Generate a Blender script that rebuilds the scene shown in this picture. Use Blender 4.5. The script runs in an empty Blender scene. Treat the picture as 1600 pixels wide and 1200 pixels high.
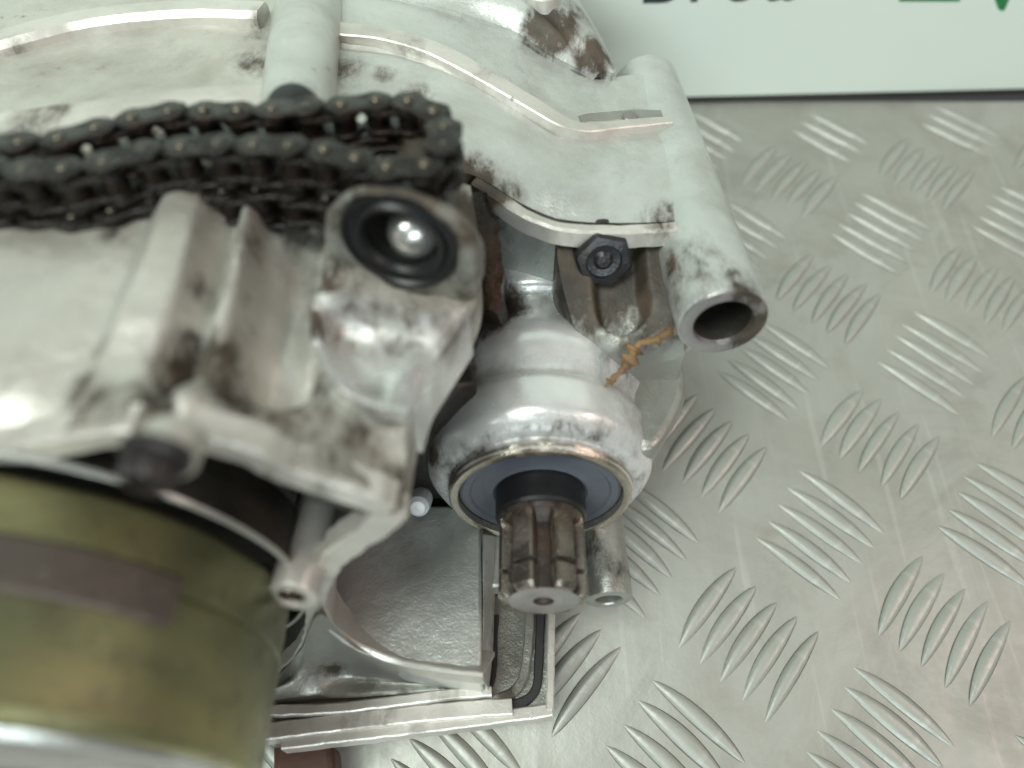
import bpy, bmesh, math, random
from mathutils import Vector, Matrix, noise
random.seed(7)
SC = bpy.context.scene
COL = SC.collection
MM = 0.001
R = math.radians

# ---------------------------------------------------------------- camera
TH = R(63.0); CAMH = 218.5; FPX = 1000.0           # pitch below horizontal, height in mm, focal length for a 1600 px frame
cam = bpy.data.cameras.new('camera'); camo = bpy.data.objects.new('camera', cam); COL.objects.link(camo)
camo.location = (0, 0, CAMH*MM); camo.rotation_euler = (R(90)-TH, 0, 0)
cam.sensor_width = 36; cam.lens = 36*FPX/1600; cam.clip_start = 0.005; cam.clip_end = 50
cam.dof.use_dof = True; cam.dof.focus_distance = 0.185
cam.dof.aperture_fstop = cam.lens/4.0              # a 4.0 mm wide opening
SC.camera = camo

# ---------------------------------------------------------------- world and lamps (a workshop bench under ceiling lamps, with an added fill for the board)
w = bpy.data.worlds.new('World'); SC.world = w; w.use_nodes = True
nt = w.node_tree; bg = nt.nodes['Background']
tc = nt.nodes.new('ShaderNodeTexCoord'); sp = nt.nodes.new('ShaderNodeSeparateXYZ'); nt.links.new(tc.outputs['Generated'], sp.inputs[0])
rp = nt.nodes.new('ShaderNodeValToRGB'); nt.links.new(sp.outputs['Z'], rp.inputs[0])
cr = rp.color_ramp; cr.elements[0].position = 0.0; cr.elements[0].color = (.13, .13, .13, 1)
cr.elements[1].position = 1.0; cr.elements[1].color = (.72, .76, .73, 1)
e = cr.elements.new(.35); e.color = (.34, .34, .32, 1)
nt.links.new(rp.outputs[0], bg.inputs[0]); bg.inputs[1].default_value = 0.46

def lamp(name, loc, target, sx, sy, power, color):
    l = bpy.data.lights.new(name, 'AREA'); l.shape = 'RECTANGLE'; l.size = sx; l.size_y = sy; l.energy = power; l.color = color
    o = bpy.data.objects.new(name, l); COL.objects.link(o); o.location = loc
    o.rotation_euler = (Vector(target)-Vector(loc)).to_track_quat('-Z', 'Y').to_euler()
    return o
lamp('ceiling_or_fill_lamp', (-.34, -.12, .85), (0, .12, 0), .28, .75, 8.0, (.92, 1, .94))
lamp('ceiling_or_fill_lamp', (.85, -.05, .75), (.15, .15, 0), .35, .35, 2.8, (1, .76, .70))
lamp('ceiling_or_fill_lamp', (.06, -.80, .50), (.02, .27, .06), .5, .25, 3.9, (.84, .98, 1))  # added low front lamp, put in to brighten the board
SC.view_settings.view_transform = 'Standard'; SC.view_settings.look = 'None'
SC.view_settings.exposure = 0; SC.view_settings.gamma = 1

# ---------------------------------------------------------------- frames: the engine lies tipped back by 12 degrees
TI = R(12); OX = Vector((7.5, 23, 60))              # local origin = centre of the end of the output shaft, in mm
RL = Matrix.Rotation(-TI, 3, 'X')                   # local -> world
CL = RL.transposed() @ (Vector((0, 0, CAMH)) - OX)
FW = Vector((0, math.cos(TH), -math.sin(TH))); DN = Vector((0, -math.sin(TH), -math.cos(TH)))
def wray(px, py): return FW + Vector((1, 0, 0))*((px-800)/FPX) + DN*((py-600)/FPX)
def at(px, py, z=None, y=None, d=None):
    """point in the engine's frame (mm) measured off the photograph, on the plane z=, y= or at depth d"""
    r = RL.transposed() @ wray(px, py)
    t = (z-CL.z)/r.z if z is not None else (y-CL.y)/r.y if y is not None else d
    return CL + r*t
def ground(px, py, z=0.0):
    r = wray(px, py); t = (z-CAMH)/r.z
    return Vector((0, 0, CAMH)) + r*t
def gz(y): return -61.3 + .2126*y                   # height of the tread plate in the engine's frame

# ---------------------------------------------------------------- materials
class NT:
    def __init__(s, name):
        s.m = bpy.data.materials.new(name); s.m.use_nodes = True; s.t = s.m.node_tree
        s.b = s.t.nodes['Principled BSDF']; s.tc = s.n('ShaderNodeTexCoord').outputs['Object']
    def n(s, kind, **k):
        x = s.t.nodes.new(kind)
        for a, v in k.items(): setattr(x, a, v)
        return x
    def l(s, a, b): s.t.links.new(a, b)
    def noise(s, scale, detail=4, rough=.55, stretch=None, dist=0):
        x = s.n('ShaderNodeTexNoise'); x.inputs['Scale'].default_value = scale; x.inputs['Detail'].default_value = detail
        x.inputs['Roughness'].default_value = rough; x.inputs['Distortion'].default_value = dist
        if stretch:
            mp = s.n('ShaderNodeMapping'); mp.inputs['Scale'].default_value = stretch; s.l(s.tc, mp.inputs[0]); s.l(mp.outputs[0], x.inputs[0])
        else: s.l(s.tc, x.inputs[0])
        return x.outputs['Fac']
    def ramp(s, f, stops):
        x = s.n('ShaderNodeValToRGB'); s.l(f, x.inputs[0]); c = x.color_ramp
        while len(c.elements) < len(stops): c.elements.new(.5)
        for e, (p, v) in zip(c.elements, stops):
            e.position = p; e.color = (v, v, v, 1) if isinstance(v, (int, float)) else (*v, 1)
        return x.outputs[0]
    def math(s, op, a, b=None, clamp=False):
        x = s.n('ShaderNodeMath', operation=op, use_clamp=clamp)
        for i, v in enumerate((a, b)):
            if v is None: continue
            if isinstance(v, (int, float)): x.inputs[i].default_value = v
            else: s.l(v, x.inputs[i])
        return x.outputs[0]
    def mix(s, f, a, b):
        x = s.n('ShaderNodeMix', data_type='RGBA')
        if isinstance(f, (int, float)): x.inputs[0].default_value = f
        else: s.l(f, x.inputs[0])
        for i, v in ((6, a), (7, b)):
            if isinstance(v, tuple): x.inputs[i].default_value = (*v, 1)
            else: s.l(v, x.inputs[i])
        return x.outputs[2]
    def bump(s, h, dist, strength=1.0, prev=None):
        x = s.n('ShaderNodeBump'); x.inputs['Distance'].default_value = dist; x.inputs['Strength'].default_value = strength
        s.l(h, x.inputs['Height'])
        if prev is not None: s.l(prev, x.inputs['Normal'])
        return x.outputs[0]

def metal(name, base, base2=None, metallic=.55, rough=.4, dirt=.5, dirtcol=(.035, .028, .02), grain=.00011, brown=(.085, .062, .042), grime_shade=True, stretch=None, spec=None):
    """cast or turned metal: tone varies, pores, specks of dirt, and grime where the 'grime' attribute says so"""
    s = NT(name); base2 = base2 or tuple(c*.8 for c in base)
    tone = s.mix(s.ramp(s.noise(38, 5, .6), [(.3, 0), (.7, 1)]), base, base2)
    speck = s.ramp(s.noise(330, 8, .7, dist=.6), [(.66-.12*dirt, 0), (.74-.08*dirt, 1)])
    patch = s.ramp(s.noise(55, 6, .65, dist=1.2), [(.56, 0), (.78, 1)])
    sp_ = s.math('MULTIPLY', speck, s.math('ADD', s.math('MULTIPLY', patch, .9), .12))
    fac = s.math('MULTIPLY', sp_, dirt, True)
    if grime_shade:
        at_ = s.n('ShaderNodeAttribute', attribute_name='grime_shade').outputs['Fac']
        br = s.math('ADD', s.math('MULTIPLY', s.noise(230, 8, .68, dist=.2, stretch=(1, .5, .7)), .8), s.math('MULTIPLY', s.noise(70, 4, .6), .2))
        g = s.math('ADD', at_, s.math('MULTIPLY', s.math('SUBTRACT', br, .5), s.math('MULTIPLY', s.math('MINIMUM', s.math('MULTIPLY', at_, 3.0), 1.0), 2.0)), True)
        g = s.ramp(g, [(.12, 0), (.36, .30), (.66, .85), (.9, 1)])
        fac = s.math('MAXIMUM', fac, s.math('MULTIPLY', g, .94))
    dcol = s.mix(s.ramp(s.noise(120, 4), [(.4, 0), (.62, 1)]), dirtcol, brown)
    edge = s.ramp(fac, [(.0, 0), (.75, 1)])
    tone = s.mix(s.math('MULTIPLY', s.ramp(s.noise(32, 7, .7, dist=.4), [(.46, 0), (.74, 1)]), .62*dirt), tone, tuple(c*2.0 for c in brown))
    s.l(s.mix(edge, tone, dcol), s.b.inputs['Base Color'])
    s.l(s.math('MULTIPLY', s.math('SUBTRACT', 1.0, edge), metallic), s.b.inputs['Metallic'])
    rr = s.math('ADD', s.math('MULTIPLY', s.noise(90, 5, .6, stretch=stretch), .25), rough-.12)
    s.l(s.math('ADD', rr, s.math('MULTIPLY', edge, .22), True), s.b.inputs['Roughness'])
    b1 = s.bump(s.noise(1500, 3, .6), grain)
    b2 = s.bump(s.noise(140, 4, .55), grain*5, .8, b1)
    b3 = s.bump(fac, .0004, .7, b2)
    s.l(b3, s.b.inputs['Normal'])
    return s.m

M = {}
M['cast'] = metal('cast_aluminium', (.61, .63, .60), (.51, .53, .50), .55, .36, .6)
M['cast_warm'] = metal('cast_aluminium_warm', (.60, .585, .53), (.49, .48, .43), .55, .38, .75)
M['cast_dull'] = metal('dull_cast_aluminium', (.42, .43, .40), (.31, .31, .28), .65, .34, .7)
M['housing'] = metal('smooth_worn_aluminium', (.80, .81, .80), (.70, .71, .69), .45, .24, .4, grain=.00004)
M['bright'] = metal('bright_aluminium', (.74, .74, .72), (.62, .62, .59), .85, .26, .3, grain=.00003)
M['machined'] = metal('machined_aluminium', (.69, .665, .62), (.55, .525, .48), .45, .34, .7, grain=.00004)
M['steel'] = metal('worn_steel', (.34, .31, .28), (.15, .12, .09), .9, .25, .9, dirtcol=(.014, .010, .009), brown=(.045, .026, .017), stretch=(1, .12, 1))
M['steel_face'] = metal('ground_steel', (.42, .40, .40), (.27, .25, .24), .8, .32, .9)
M['seal_ring'] = metal('brass_tinted_ring', (.66, .62, .54), (.50, .45, .36), .9, .25, .5)
M['black_steel'] = metal('black_bolt_steel', (.05, .05, .055), (.025, .025, .03), .6, .3, .5)
M['chain'] = metal('greasy_chain_steel', (.019, .0155, .012), (.006, .005, .004), .55, .27, .95, dirtcol=(.006, .0055, .005), brown=(.055, .028, .014), grain=.0003)
M['pin'] = metal('chain_pin_steel', (.16, .14, .115), (.07, .05, .035), .9, .28, .8)
M['cavity'] = metal('shade_dark_casting', (.05, .046, .040), (.02, .018, .016), .4, .4, .8)  # near-black colour carries the shade inside bores and cavities

def simple(name, col, rough=.5, metallic=0, bumpd=.0001, scale=300, var=.25, spec=.5):
    s = NT(name); c2 = tuple(c*(1-var) for c in col)
    s.l(s.mix(s.ramp(s.noise(scale*.3, 5, .6), [(.35, 0), (.68, 1)]), col, c2), s.b.inputs['Base Color'])
    s.b.inputs['Roughness'].default_value = rough; s.b.inputs['Metallic'].default_value = metallic
    s.b.inputs['Specular IOR Level'].default_value = spec
    s.l(s.bump(s.noise(scale, 5, .6), bumpd), s.b.inputs['Normal']); return s.m
M['rubber'] = simple('black_rubber', (.012, .013, .014), .38)
M['seal'] = simple('grey_blue_seal', (.105, .115, .14), .38, 0, .00006)
M['goo'] = simple('orange_sealant', (.22, .125, .05), .55, 0, .0006, 500, .6)
M['gasket'] = simple('black_gasket', (.02, .02, .02), .6)
M['copper'] = simple('brown_windings', (.10, .055, .04), .5, .2)
M['bolt_black'] = simple('dark_recess', (.008, .008, .008), .7)
M['green'] = simple('green_print', (.02, .25, .07), .5, 0, .00001)
M['ink'] = simple('dark_print', (.03, .05, .055), .5, 0, .00001)
M['strip'] = simple('black_edge_strip', (.03, .032, .026), .6, 0, .0004, 200)
M['plastic'] = simple('white_plastic', (.8, .82, .85), .3, 0, .00002)

def drum_mat():
    s = NT('yellow_zinc_plate')
    a = s.noise(17, 5, .55, dist=.3, stretch=(1, 1.6, 1)); b = s.noise(150, 8, .72, dist=.3)
    c = s.ramp(a, [(.30, (.17, .18, .12)), (.45, (.24, .24, .135)), (.56, (.33, .31, .155)), (.70, (.34, .28, .19))])
    d = s.mix(s.ramp(b, [(.52, 0), (.78, 1)]), c, (.12, .105, .065))
    s.l(d, s.b.inputs['Base Color']); s.b.inputs['Metallic'].default_value = .85
    s.l(s.ramp(b, [(.3, .24), (.75, .46)]), s.b.inputs['Roughness'])
    s.l(s.bump(s.noise(1800, 3, .6, stretch=(.02, 1, .02)), .00005, 1, s.bump(s.noise(700, 6, .7), .0001)), s.b.inputs['Normal']); return s.m
M['zinc'] = drum_mat()
M['pad'] = metal('brownish_pad', (.15, .125, .11), (.10, .085, .075), .7, .36, .8)

def plate_mat():
    s = NT('aluminium_tread_plate')
    a = s.noise(9, 5, .6, dist=.6); g = s.noise(1200, 4, .6); sc = s.noise(160, 6, .7, stretch=(1, .15, 1), dist=.4)
    scr = s.ramp(s.noise(240, 3, .6, stretch=(1, .03, 1), dist=.15), [(.60, 0), (.66, 1)])
    base = s.mix(s.ramp(a, [(.35, 0), (.65, 1)]), (.405, .415, .38), (.33, .34, .305))
    dirt = s.ramp(s.noise(420, 7, .72, dist=.5), [(.66, 0), (.76, 1)])
    film = s.ramp(s.noise(28, 6, .65, dist=1), [(.45, 0), (.75, 1)])
    c = s.mix(s.math('MULTIPLY', film, .5), base, (.25, .23, .19))
    c = s.mix(s.math('MULTIPLY', dirt, .7), c, (.10, .085, .06))
    c = s.mix(s.math('MULTIPLY', scr, .18), c, (.6, .6, .57))
    smear = s.ramp(s.noise(14, 7, .7, dist=2.0), [(.52, 0), (.70, 1)]); c = s.mix(s.math('MULTIPLY', smear, .4), c, (.20, .19, .165))
    s.l(c, s.b.inputs['Base Color']); s.b.inputs['Metallic'].default_value = .42
    s.l(s.math('ADD', s.ramp(sc, [(.3, .36), (.7, .54)]), s.math('MULTIPLY', film, .12)), s.b.inputs['Roughness'])
    b1 = s.bump(g, .00004); b2 = s.bump(s.noise(60, 5, .6), .0006, .6, b1); b3 = s.bump(sc, .00008, .5, b2)
    s.l(b3, s.b.inputs['Normal']); return s.m
M['plate'] = plate_mat()
M['bar_foot'] = simple('dark_bar_foot', (.17, .165, .14), .55, .2, .0001, 600, .45)
def board_mat():
    s = NT('painted_board')
    a = s.noise(7, 4, .5)
    s.l(s.mix(s.ramp(a, [(.3, 0), (.7, 1)]), (.78, .87, .81), (.74, .82, .74)), s.b.inputs['Base Color'])
    s.b.inputs['Roughness'].default_value = .33
    s.l(s.bump(s.noise(90, 5), .00015), s.b.inputs['Normal']); return s.m
M['board'] = board_mat()

# ---------------------------------------------------------------- mesh helpers (all input in mm)
def link(name, verts, faces, mat, parent=None, smooth=35, bevel=0, label=None, mats=None):
    me = bpy.data.meshes.new(name); me.from_pydata([tuple(Vector(v)*MM) for v in verts], [], faces); me.validate(); me.update()
    bm = bmesh.new(); bm.from_mesh(me); bmesh.ops.remove_doubles(bm, verts=bm.verts, dist=1e-6)
    bmesh.ops.recalc_face_normals(bm, faces=bm.faces); bm.to_mesh(me); bm.free()
    me.materials.append(mat)
    if smooth:
        for p in me.polygons: p.use_smooth = True
        me.set_sharp_from_angle(angle=R(smooth))
    o = bpy.data.objects.new(name, me); COL.objects.link(o)
    if parent: o.parent = parent
    if bevel:
        b = o.modifiers.new('bevel', 'BEVEL'); b.width = bevel*MM; b.segments = 3; b.limit_method = 'ANGLE'; b.angle_limit = R(35); b.harden_normals = False
    if label: o['label'] = label
    return o

def paint(o, spots, ground_y=None):
    """grime attribute: spots of (centre, radius, strength) in mm, for dirt and some painted shade"""
    me = o.data; a = me.attributes.new('grime_shade', 'FLOAT', 'POINT')
    for i, v in enumerate(me.vertices):
        p = v.co/MM; g = 0
        for c, r, s in spots:
            d = (p-c).length/r
            if d < 1.6: g = max(g, s*max(0, 1-(d/1.6)**2))
        a.data[i].value = g

def thing(name, label, cat, group=None):
    o = bpy.data.objects.new(name, None); COL.objects.link(o); o.empty_display_size = .02
    o['label'] = label; o['category'] = cat
    if group: o['group'] = group
    return o

def cm(P, n):
    """Catmull-Rom resampling of a list of Vectors to n points"""
    out = []; m = len(P)-1
    for k in range(n):
        t = k/(n-1)*m; i = min(int(t), m-1); f = t-i
        p0 = P[i-1] if i else P[0]*2-P[1]; p1 = P[i]; p2 = P[i+1]; p3 = P[i+2] if i+2 <= m else P[m]*2-P[m-1]
        out.append(.5*((2*p1)+(p2-p0)*f+(2*p0-5*p1+4*p2-p3)*f*f+(3*p1-p0-3*p2+p3)*f**3))
    return out

def seg_dist(p, poly):
    best = 1e9
    for a, b in zip(poly, poly[1:]):
        ax, ay = b.x-a.x, b.y-a.y; L2 = ax*ax+ay*ay or 1e-9
        t = max(0, min(1, ((p.x-a.x)*ax+(p.y-a.y)*ay)/L2))
        d = math.hypot(p.x-a.x-ax*t, p.y-a.y-ay*t)
        if d < best: best = d
    return best

def sstep(x): x = max(0, min(1, x)); return x*x*(3-2*x)

def loft(name, rows, mat, parent, nu=90, nv=60, feats=(), skirt=30, rough=.25, flare=0, sides=None, spots=(), smooth=50, label=None):
    """sheet through rows of points (given as Vectors), displaced along z by ridges, closed by a skirt going down"""
    rows = [cm(r, nu) for r in rows]
    cols = [cm([r[i] for r in rows], nv) for i in range(nu)]
    V = []; F = []
    for j in range(nv):
        for i in range(nu):
            p = cols[i][j].copy(); dz = 0
            for poly, hw, h, edge in feats:
                d = seg_dist(p, poly); dz += h*sstep((hw+edge-d)/edge)
            dz += rough*noise.noise(p*.11) + rough*.4*noise.noise(p*.35)
            p.z += dz; V.append(p)
    for j in range(nv-1):
        for i in range(nu-1):
            a = j*nu+i; F.append((a, a+1, a+nu+1, a+nu))
    ring = [i for i in range(nu)]+[j*nu+nu-1 for j in range(1, nv)]+[(nv-1)*nu+i for i in range(nu-2, -1, -1)]+[j*nu for j in range(nv-2, 0, -1)]
    base = len(V); n = len(ring)
    c = sum((V[k] for k in ring), Vector())/n
    for k in ring: V.append(V[k]*.985+Vector((c.x, c.y, V[k].z))*.015-Vector((0, 0, 1.2)))
    fr, ri, ba, le = sides or (skirt,)*4
    for k in ring:
        j, i = divmod(k, nu); skirt = fr if j == 0 else ri if i == nu-1 else ba if j == nv-1 else le
        p = V[k]; V.append(Vector((p.x+(p.x-c.x)*flare, p.y+(p.y-c.y)*flare, max(p.z-skirt, gz(p.y)+1))))
    for q in range(n):
        r = (q+1) % n
        F.append((ring[q], ring[r], base+r, base+q)); F.append((base+q, base+r, base+n+r, base+n+q))
    o = link(name, V, F, mat, parent, smooth, label=label); paint(o, spots); return o

def lathe(name, prof, mat, parent, c=(0, 0), axis=None, n=72, spots=(), smooth=30, wob=0, label=None, origin=None):
    """turned body: prof = [(position along the axis, radius)...]; axis defaults to +y through x,z = c"""
    ax = Vector(axis).normalized() if axis else Vector((0, 1, 0))
    o0 = Vector(origin) if origin is not None else Vector((c[0], 0, c[1]))
    up = Vector((0, 0, 1)); u = ax.cross(up).normalized(); v = u.cross(ax)
    V = []; F = []
    for k, (t, r) in enumerate(prof):
        for i in range(n):
            a = 2*math.pi*i/n; rr = r*(1+wob*noise.noise(Vector((math.cos(a)*2, math.sin(a)*2, t*.1))))
            V.append(o0+ax*t+(u*math.cos(a)+v*math.sin(a))*rr)
    for k in range(len(prof)-1):
        for i in range(n):
            a, b = k*n+i, k*n+(i+1) % n; F.append((a, b, b+n, a+n))
    o = link(name, V, F, mat, parent, smooth, label=label); paint(o, spots); return o

def tube_end(name, p0, p1, r0, r1, hole, depth, mat, parent, n=56, spots=(), label=None, ch=.6, wob=0):
    """hollow boss from its open end p0 back to p1"""
    L = (p1-p0).length
    prof = [(depth, .01), (depth, hole*.98), (ch*.8, hole), (0, hole+ch*.7), (0, r0-ch), (ch*.35, r0-ch*.3), (ch, r0)]
    for k in range(1, 9): t = k/8; prof.append((ch+(L-ch)*t, r0+(r1-r0)*t))
    prof.append((L, .01))
    return lathe(name, prof, mat, parent, axis=(p1-p0), origin=p0, n=n, spots=spots, label=label, wob=wob)

def ribbon(name, pts, w, t, mat, parent, n=60, up=Vector((0, 0, 1)), spots=(), label=None, wob=.25, bevel=.35, w2=None, smooth=40):
    """band of width w and thickness t laid along a path; up is the face normal"""
    P = cm(pts, n); V = []; F = []; w2 = w if w2 is None else w2
    for k, p in enumerate(P):
        d = (P[min(k+1, n-1)]-P[max(k-1, 0)]).normalized(); s = d.cross(up).normalized(); u = s.cross(d).normalized()
        ww = (w+(w2-w)*k/(n-1))/2
        q = wob*noise.noise(p*.3); q2 = wob*noise.noise(p*.3+Vector((9, 9, 9)))
        b = min(bevel, ww*.4, t*.4)
        for a, h in ((-ww+q, -t), (-ww+q, -b), (-ww+q+b, 0), (ww+q2-b, 0), (ww+q2, -b), (ww+q2, -t)):
            V.append(p+s*a+u*h)
    for k in range(n-1):
        for i in range(6):
            a = k*6+i; b = k*6+(i+1) % 6; F.append((a, b, b+6, a+6))
    F.append((5, 4, 3, 2, 1, 0)); m = (n-1)*6; F.append(tuple(m+i for i in range(6)))
    o = link(name, V, F, mat, parent, smooth, label=label); paint(o, spots); return o

def prism(name, pts, vec, mat, parent, bevel=.6, spots=(), label=None):
    n = len(pts); V = list(pts)+[p+vec for p in pts]
    F = [tuple(range(n)), tuple(range(2*n-1, n-1, -1))]+[(i, (i+1) % n, n+(i+1) % n, n+i) for i in range(n)]
    o = link(name, V, F, mat, parent, 30, bevel=bevel, label=label); paint(o, spots); return o

# ================================================================ THE SETTING
# tread plate: one sheet, five-bar pattern as raised bars
def tread_plate():
    V = []; F = []; x0, x1, y0, y1, s = -700, 700, -260, 268, 22
    nx = int((x1-x0)/s)+1; ny = int((y1-y0)/s)+1
    for j in range(ny):
        for i in range(nx):
            x = x0+(x1-x0)*i/(nx-1); y = y0+(y1-y0)*j/(ny-1)
            V.append(Vector((x, y, .5*noise.noise(Vector((x, y, 0))*.012))))
    for j in range(ny-1):
        for i in range(nx-1):
            a = j*nx+i; F.append((a, a+1, a+nx+1, a+nx))
    b = len(V); V += [Vector((x0, y0, -3)), Vector((x1, y0, -3)), Vector((x1, y1, -3)), Vector((x0, y1, -3))]; F.append((b+3, b+2, b+1, b))
    o = link('tread_plate', V, F, M['plate'], None, 60); o['kind'] = 'structure'; return o
plate = tread_plate()
U = 32.0; YAW = R(3.7)
def lat(i, j):
    x, y = (i+4.388)*U, (6.462-j)*U
    return Vector((math.cos(YAW)*x-math.sin(YAW)*y, math.sin(YAW)*x+math.cos(YAW)*y, 0))
def bar_mesh():
    """one lens-shaped raised bar, 33 mm long"""
    V = []; F = []; n = 15; L = 16.6
    for k in range(n):
        t = -1+2*k/(n-1); x = L*t; w = 2.35*(1-abs(t)**1.9)**.8+.12; h = 1.25*(1-abs(t)**3.2)+.03; cv = .9*(1-t*t)
        for a, z in ((-1.28, -.2), (-1.0, .16), (-.70, .82), (-.25, 1), (.25, 1), (.70, .82), (1.0, .16), (1.28, -.2)):
            V.append(Vector((x, a*w+cv, z*h)))
    for k in range(n-1):
        for i in range(7): a = k*8+i; F.append((a, a+1, a+9, a+8))
    F.append(tuple(range(8))); F.append(tuple(range((n-1)*8, n*8))[::-1])
    me = bpy.data.meshes.new('tread_bar'); me.from_pydata([tuple(v*MM) for v in V], [], F)
    bm = bmesh.new(); bm.from_mesh(me); bmesh.ops.recalc_face_normals(bm, faces=bm.faces); bm.to_mesh(me); bm.free()
    me.materials.append(M['plate']); me.materials.append(M['bar_foot'])
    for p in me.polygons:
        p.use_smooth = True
        if p.index < (n-1)*7 and p.index % 7 in (0, 6): p.material_index = 1      # darker tone along the foot of the bar
    me.set_sharp_from_angle(angle=R(50)); return me
bm_ = bar_mesh(); nb = 0
for i in range(-16, 6):
    for j in range(-2, 16):
        if (i+j) % 2: continue
        c = lat(i, j)
        kind = 'B' if i % 2 == 0 else 'A'
        if c.y < -50 or c.y > 300 or c.x > 300 or c.x < -130: continue
        if c.x < -5 and c.y > 10: continue              # under the engine: never seen
        for k in range(-2, 3):
            a = R(45) if kind == 'B' else R(-45); off = k*.17
            p = lat(i+(off if kind == 'B' else off), j+(off if kind == 'B' else -off))
            p += Vector((random.uniform(-.4, .4), random.uniform(-.4, .4), 0))
            if p.y > 254: continue
            o = bpy.data.objects.new('tread_bar', bm_); COL.objects.link(o); o.parent = plate
            o.location = (p.x*MM, p.y*MM, .5*noise.noise(Vector((p.x, p.y, 0))*.012)*MM)
            o.rotation_euler = (0, 0, a+YAW+R(random.uniform(-1.5, 1.5))); nb += 1
            o.scale = (random.uniform(.96, 1.03), random.uniform(.9, 1.08), random.uniform(.85, 1.1))
print('tread bars', nb)

# board behind, standing on the plate, with the lower edge of its printing in view
A = ground(1110, 160); B = ground(1600, 148); bd = (B-A).normalized(); bn = Vector((bd.y, -bd.x, 0))   # towards the viewer
board = thing('sign_board', 'pale green printed board standing upright behind the engine on the tread plate', 'board')
def board_pt(s, z, out=0): return A+bd*s+Vector((0, 0, z))+bn*out
def slab(name, s0, s1, z0, z1, o0, o1, mat, parent, bevel=.5):
    V = [board_pt(s, z, o) for o in (o0, o1) for z in (z0, z1) for s in (s0, s1)]
    F = [(0, 1, 3, 2), (4, 6, 7, 5), (0, 4, 5, 1), (2, 3, 7, 6), (0, 2, 6, 4), (1, 5, 7, 3)]
    return link(name, V, F, mat, parent, 30, bevel=bevel)
slab('board_panel', -620, 420, 3.2, 330, -5, 0, M['board'], board)
slab('edge_strip', -620, 420, .6, 3.4, -6, .6, M['strip'], board, .3)
def on_board(px, py):
    r = wray(px, py); o = Vector((0, 0, CAMH)); t = (A-o).dot(bn)/r.dot(bn); p = o+r*t
    return (p-A).dot(bd), p.z
def letter(ch, px0, px1, pyb, mat):
    s0, zb = on_board(px0, pyb); s1, _ = on_board(px1, pyb)
    cu = bpy.data.curves.new('letter', 'FONT'); cu.body = ch; cu.size = 1; cu.offset = .028; cu.resolution_u = 8
    tmp = bpy.data.objects.new('letter', cu); COL.objects.link(tmp)
    dg = bpy.context.evaluated_depsgraph_get(); me = bpy.data.meshes.new_from_object(tmp.evaluated_get(dg)); COL.objects.unlink(tmp); bpy.data.objects.remove(tmp)
    xs = [v.co.x for v in me.vertices]; w0 = max(xs)-min(xs); x0 = min(xs); y0 = min(v.co.y for v in me.vertices)
    k = 38.0
    kx = (s1-s0)/w0
    for v in me.vertices:
        p = board_pt(s0+(v.co.x-x0)*kx, zb+(v.co.y-y0)*k, .15); v.co = p*MM
    me.materials.clear(); me.materials.append(mat)
    o = bpy.data.objects.new('letter', me); COL.objects.link(o); o.parent = board
    return o
for ch, a, b, y in (('B', 1004, 1062, 5), ('r', 1078, 1108, 3), ('e', 1124, 1176, 3), ('a', 1190, 1244, 2)):
    letter(ch, a, b, y, M['ink'])['label'] = 'dark letter %s printed on the board' % ch
def mark(pts, label):
    f = [on_board(*p) for p in pts]; V = [board_pt(s, z, .15) for s, z in f]+[board_pt(s, z, -.1) for s, z in f]; n = len(f)
    link('printed_mark', V, [tuple(range(n)), tuple(range(2*n-1, n-1, -1))]+[(i, (i+1) % n, n+(i+1) % n, n+i) for i in range(n)], M['green'], board, 0, label=label)
mark([(1405, 2), (1500, 2), (1500, -22), (1405, -20)], 'green flat-bottomed mark')
mark([(1548, -30), (1590, -30), (1580, -8), (1570, 15), (1565, 17), (1560, 14), (1553, -5)], 'green pointed mark')

# ================================================================ THE ENGINE
eng = thing('engine', 'dirty cast aluminium motorcycle engine lying on the tread plate, splined shaft towards the viewer', 'engine')
eng.location = OX*MM; eng.rotation_euler = (-TI, 0, 0)
def P(*a): return [at(p[0], p[1], z=p[2]) for p in a]
def PY(y, *a): return [at(p[0], p[1], y=y) for p in a]
def S(px, py, z, r, s=1.0): return (at(px, py, z=z), r, s)

def grease(o, y=None):
    'dirt left on the casting along the chain'
    path = [at(x, y_, z=76) for x, y_ in ((-330, 322), (-200, 294), (-80, 277), (20, 270), (110, 266), (180, 252), (250, 236), (330, 228), (420, 228), (520, 232), (590, 236))]
    a = o.data.attributes['grime_shade'].data
    for i, v in enumerate(o.data.vertices):
        d = seg_dist(v.co/MM, path)
        if d < 13: a[i].value = max(a[i].value, 1.0*(1-(d/13)**2)+.0)
    return o
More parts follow.
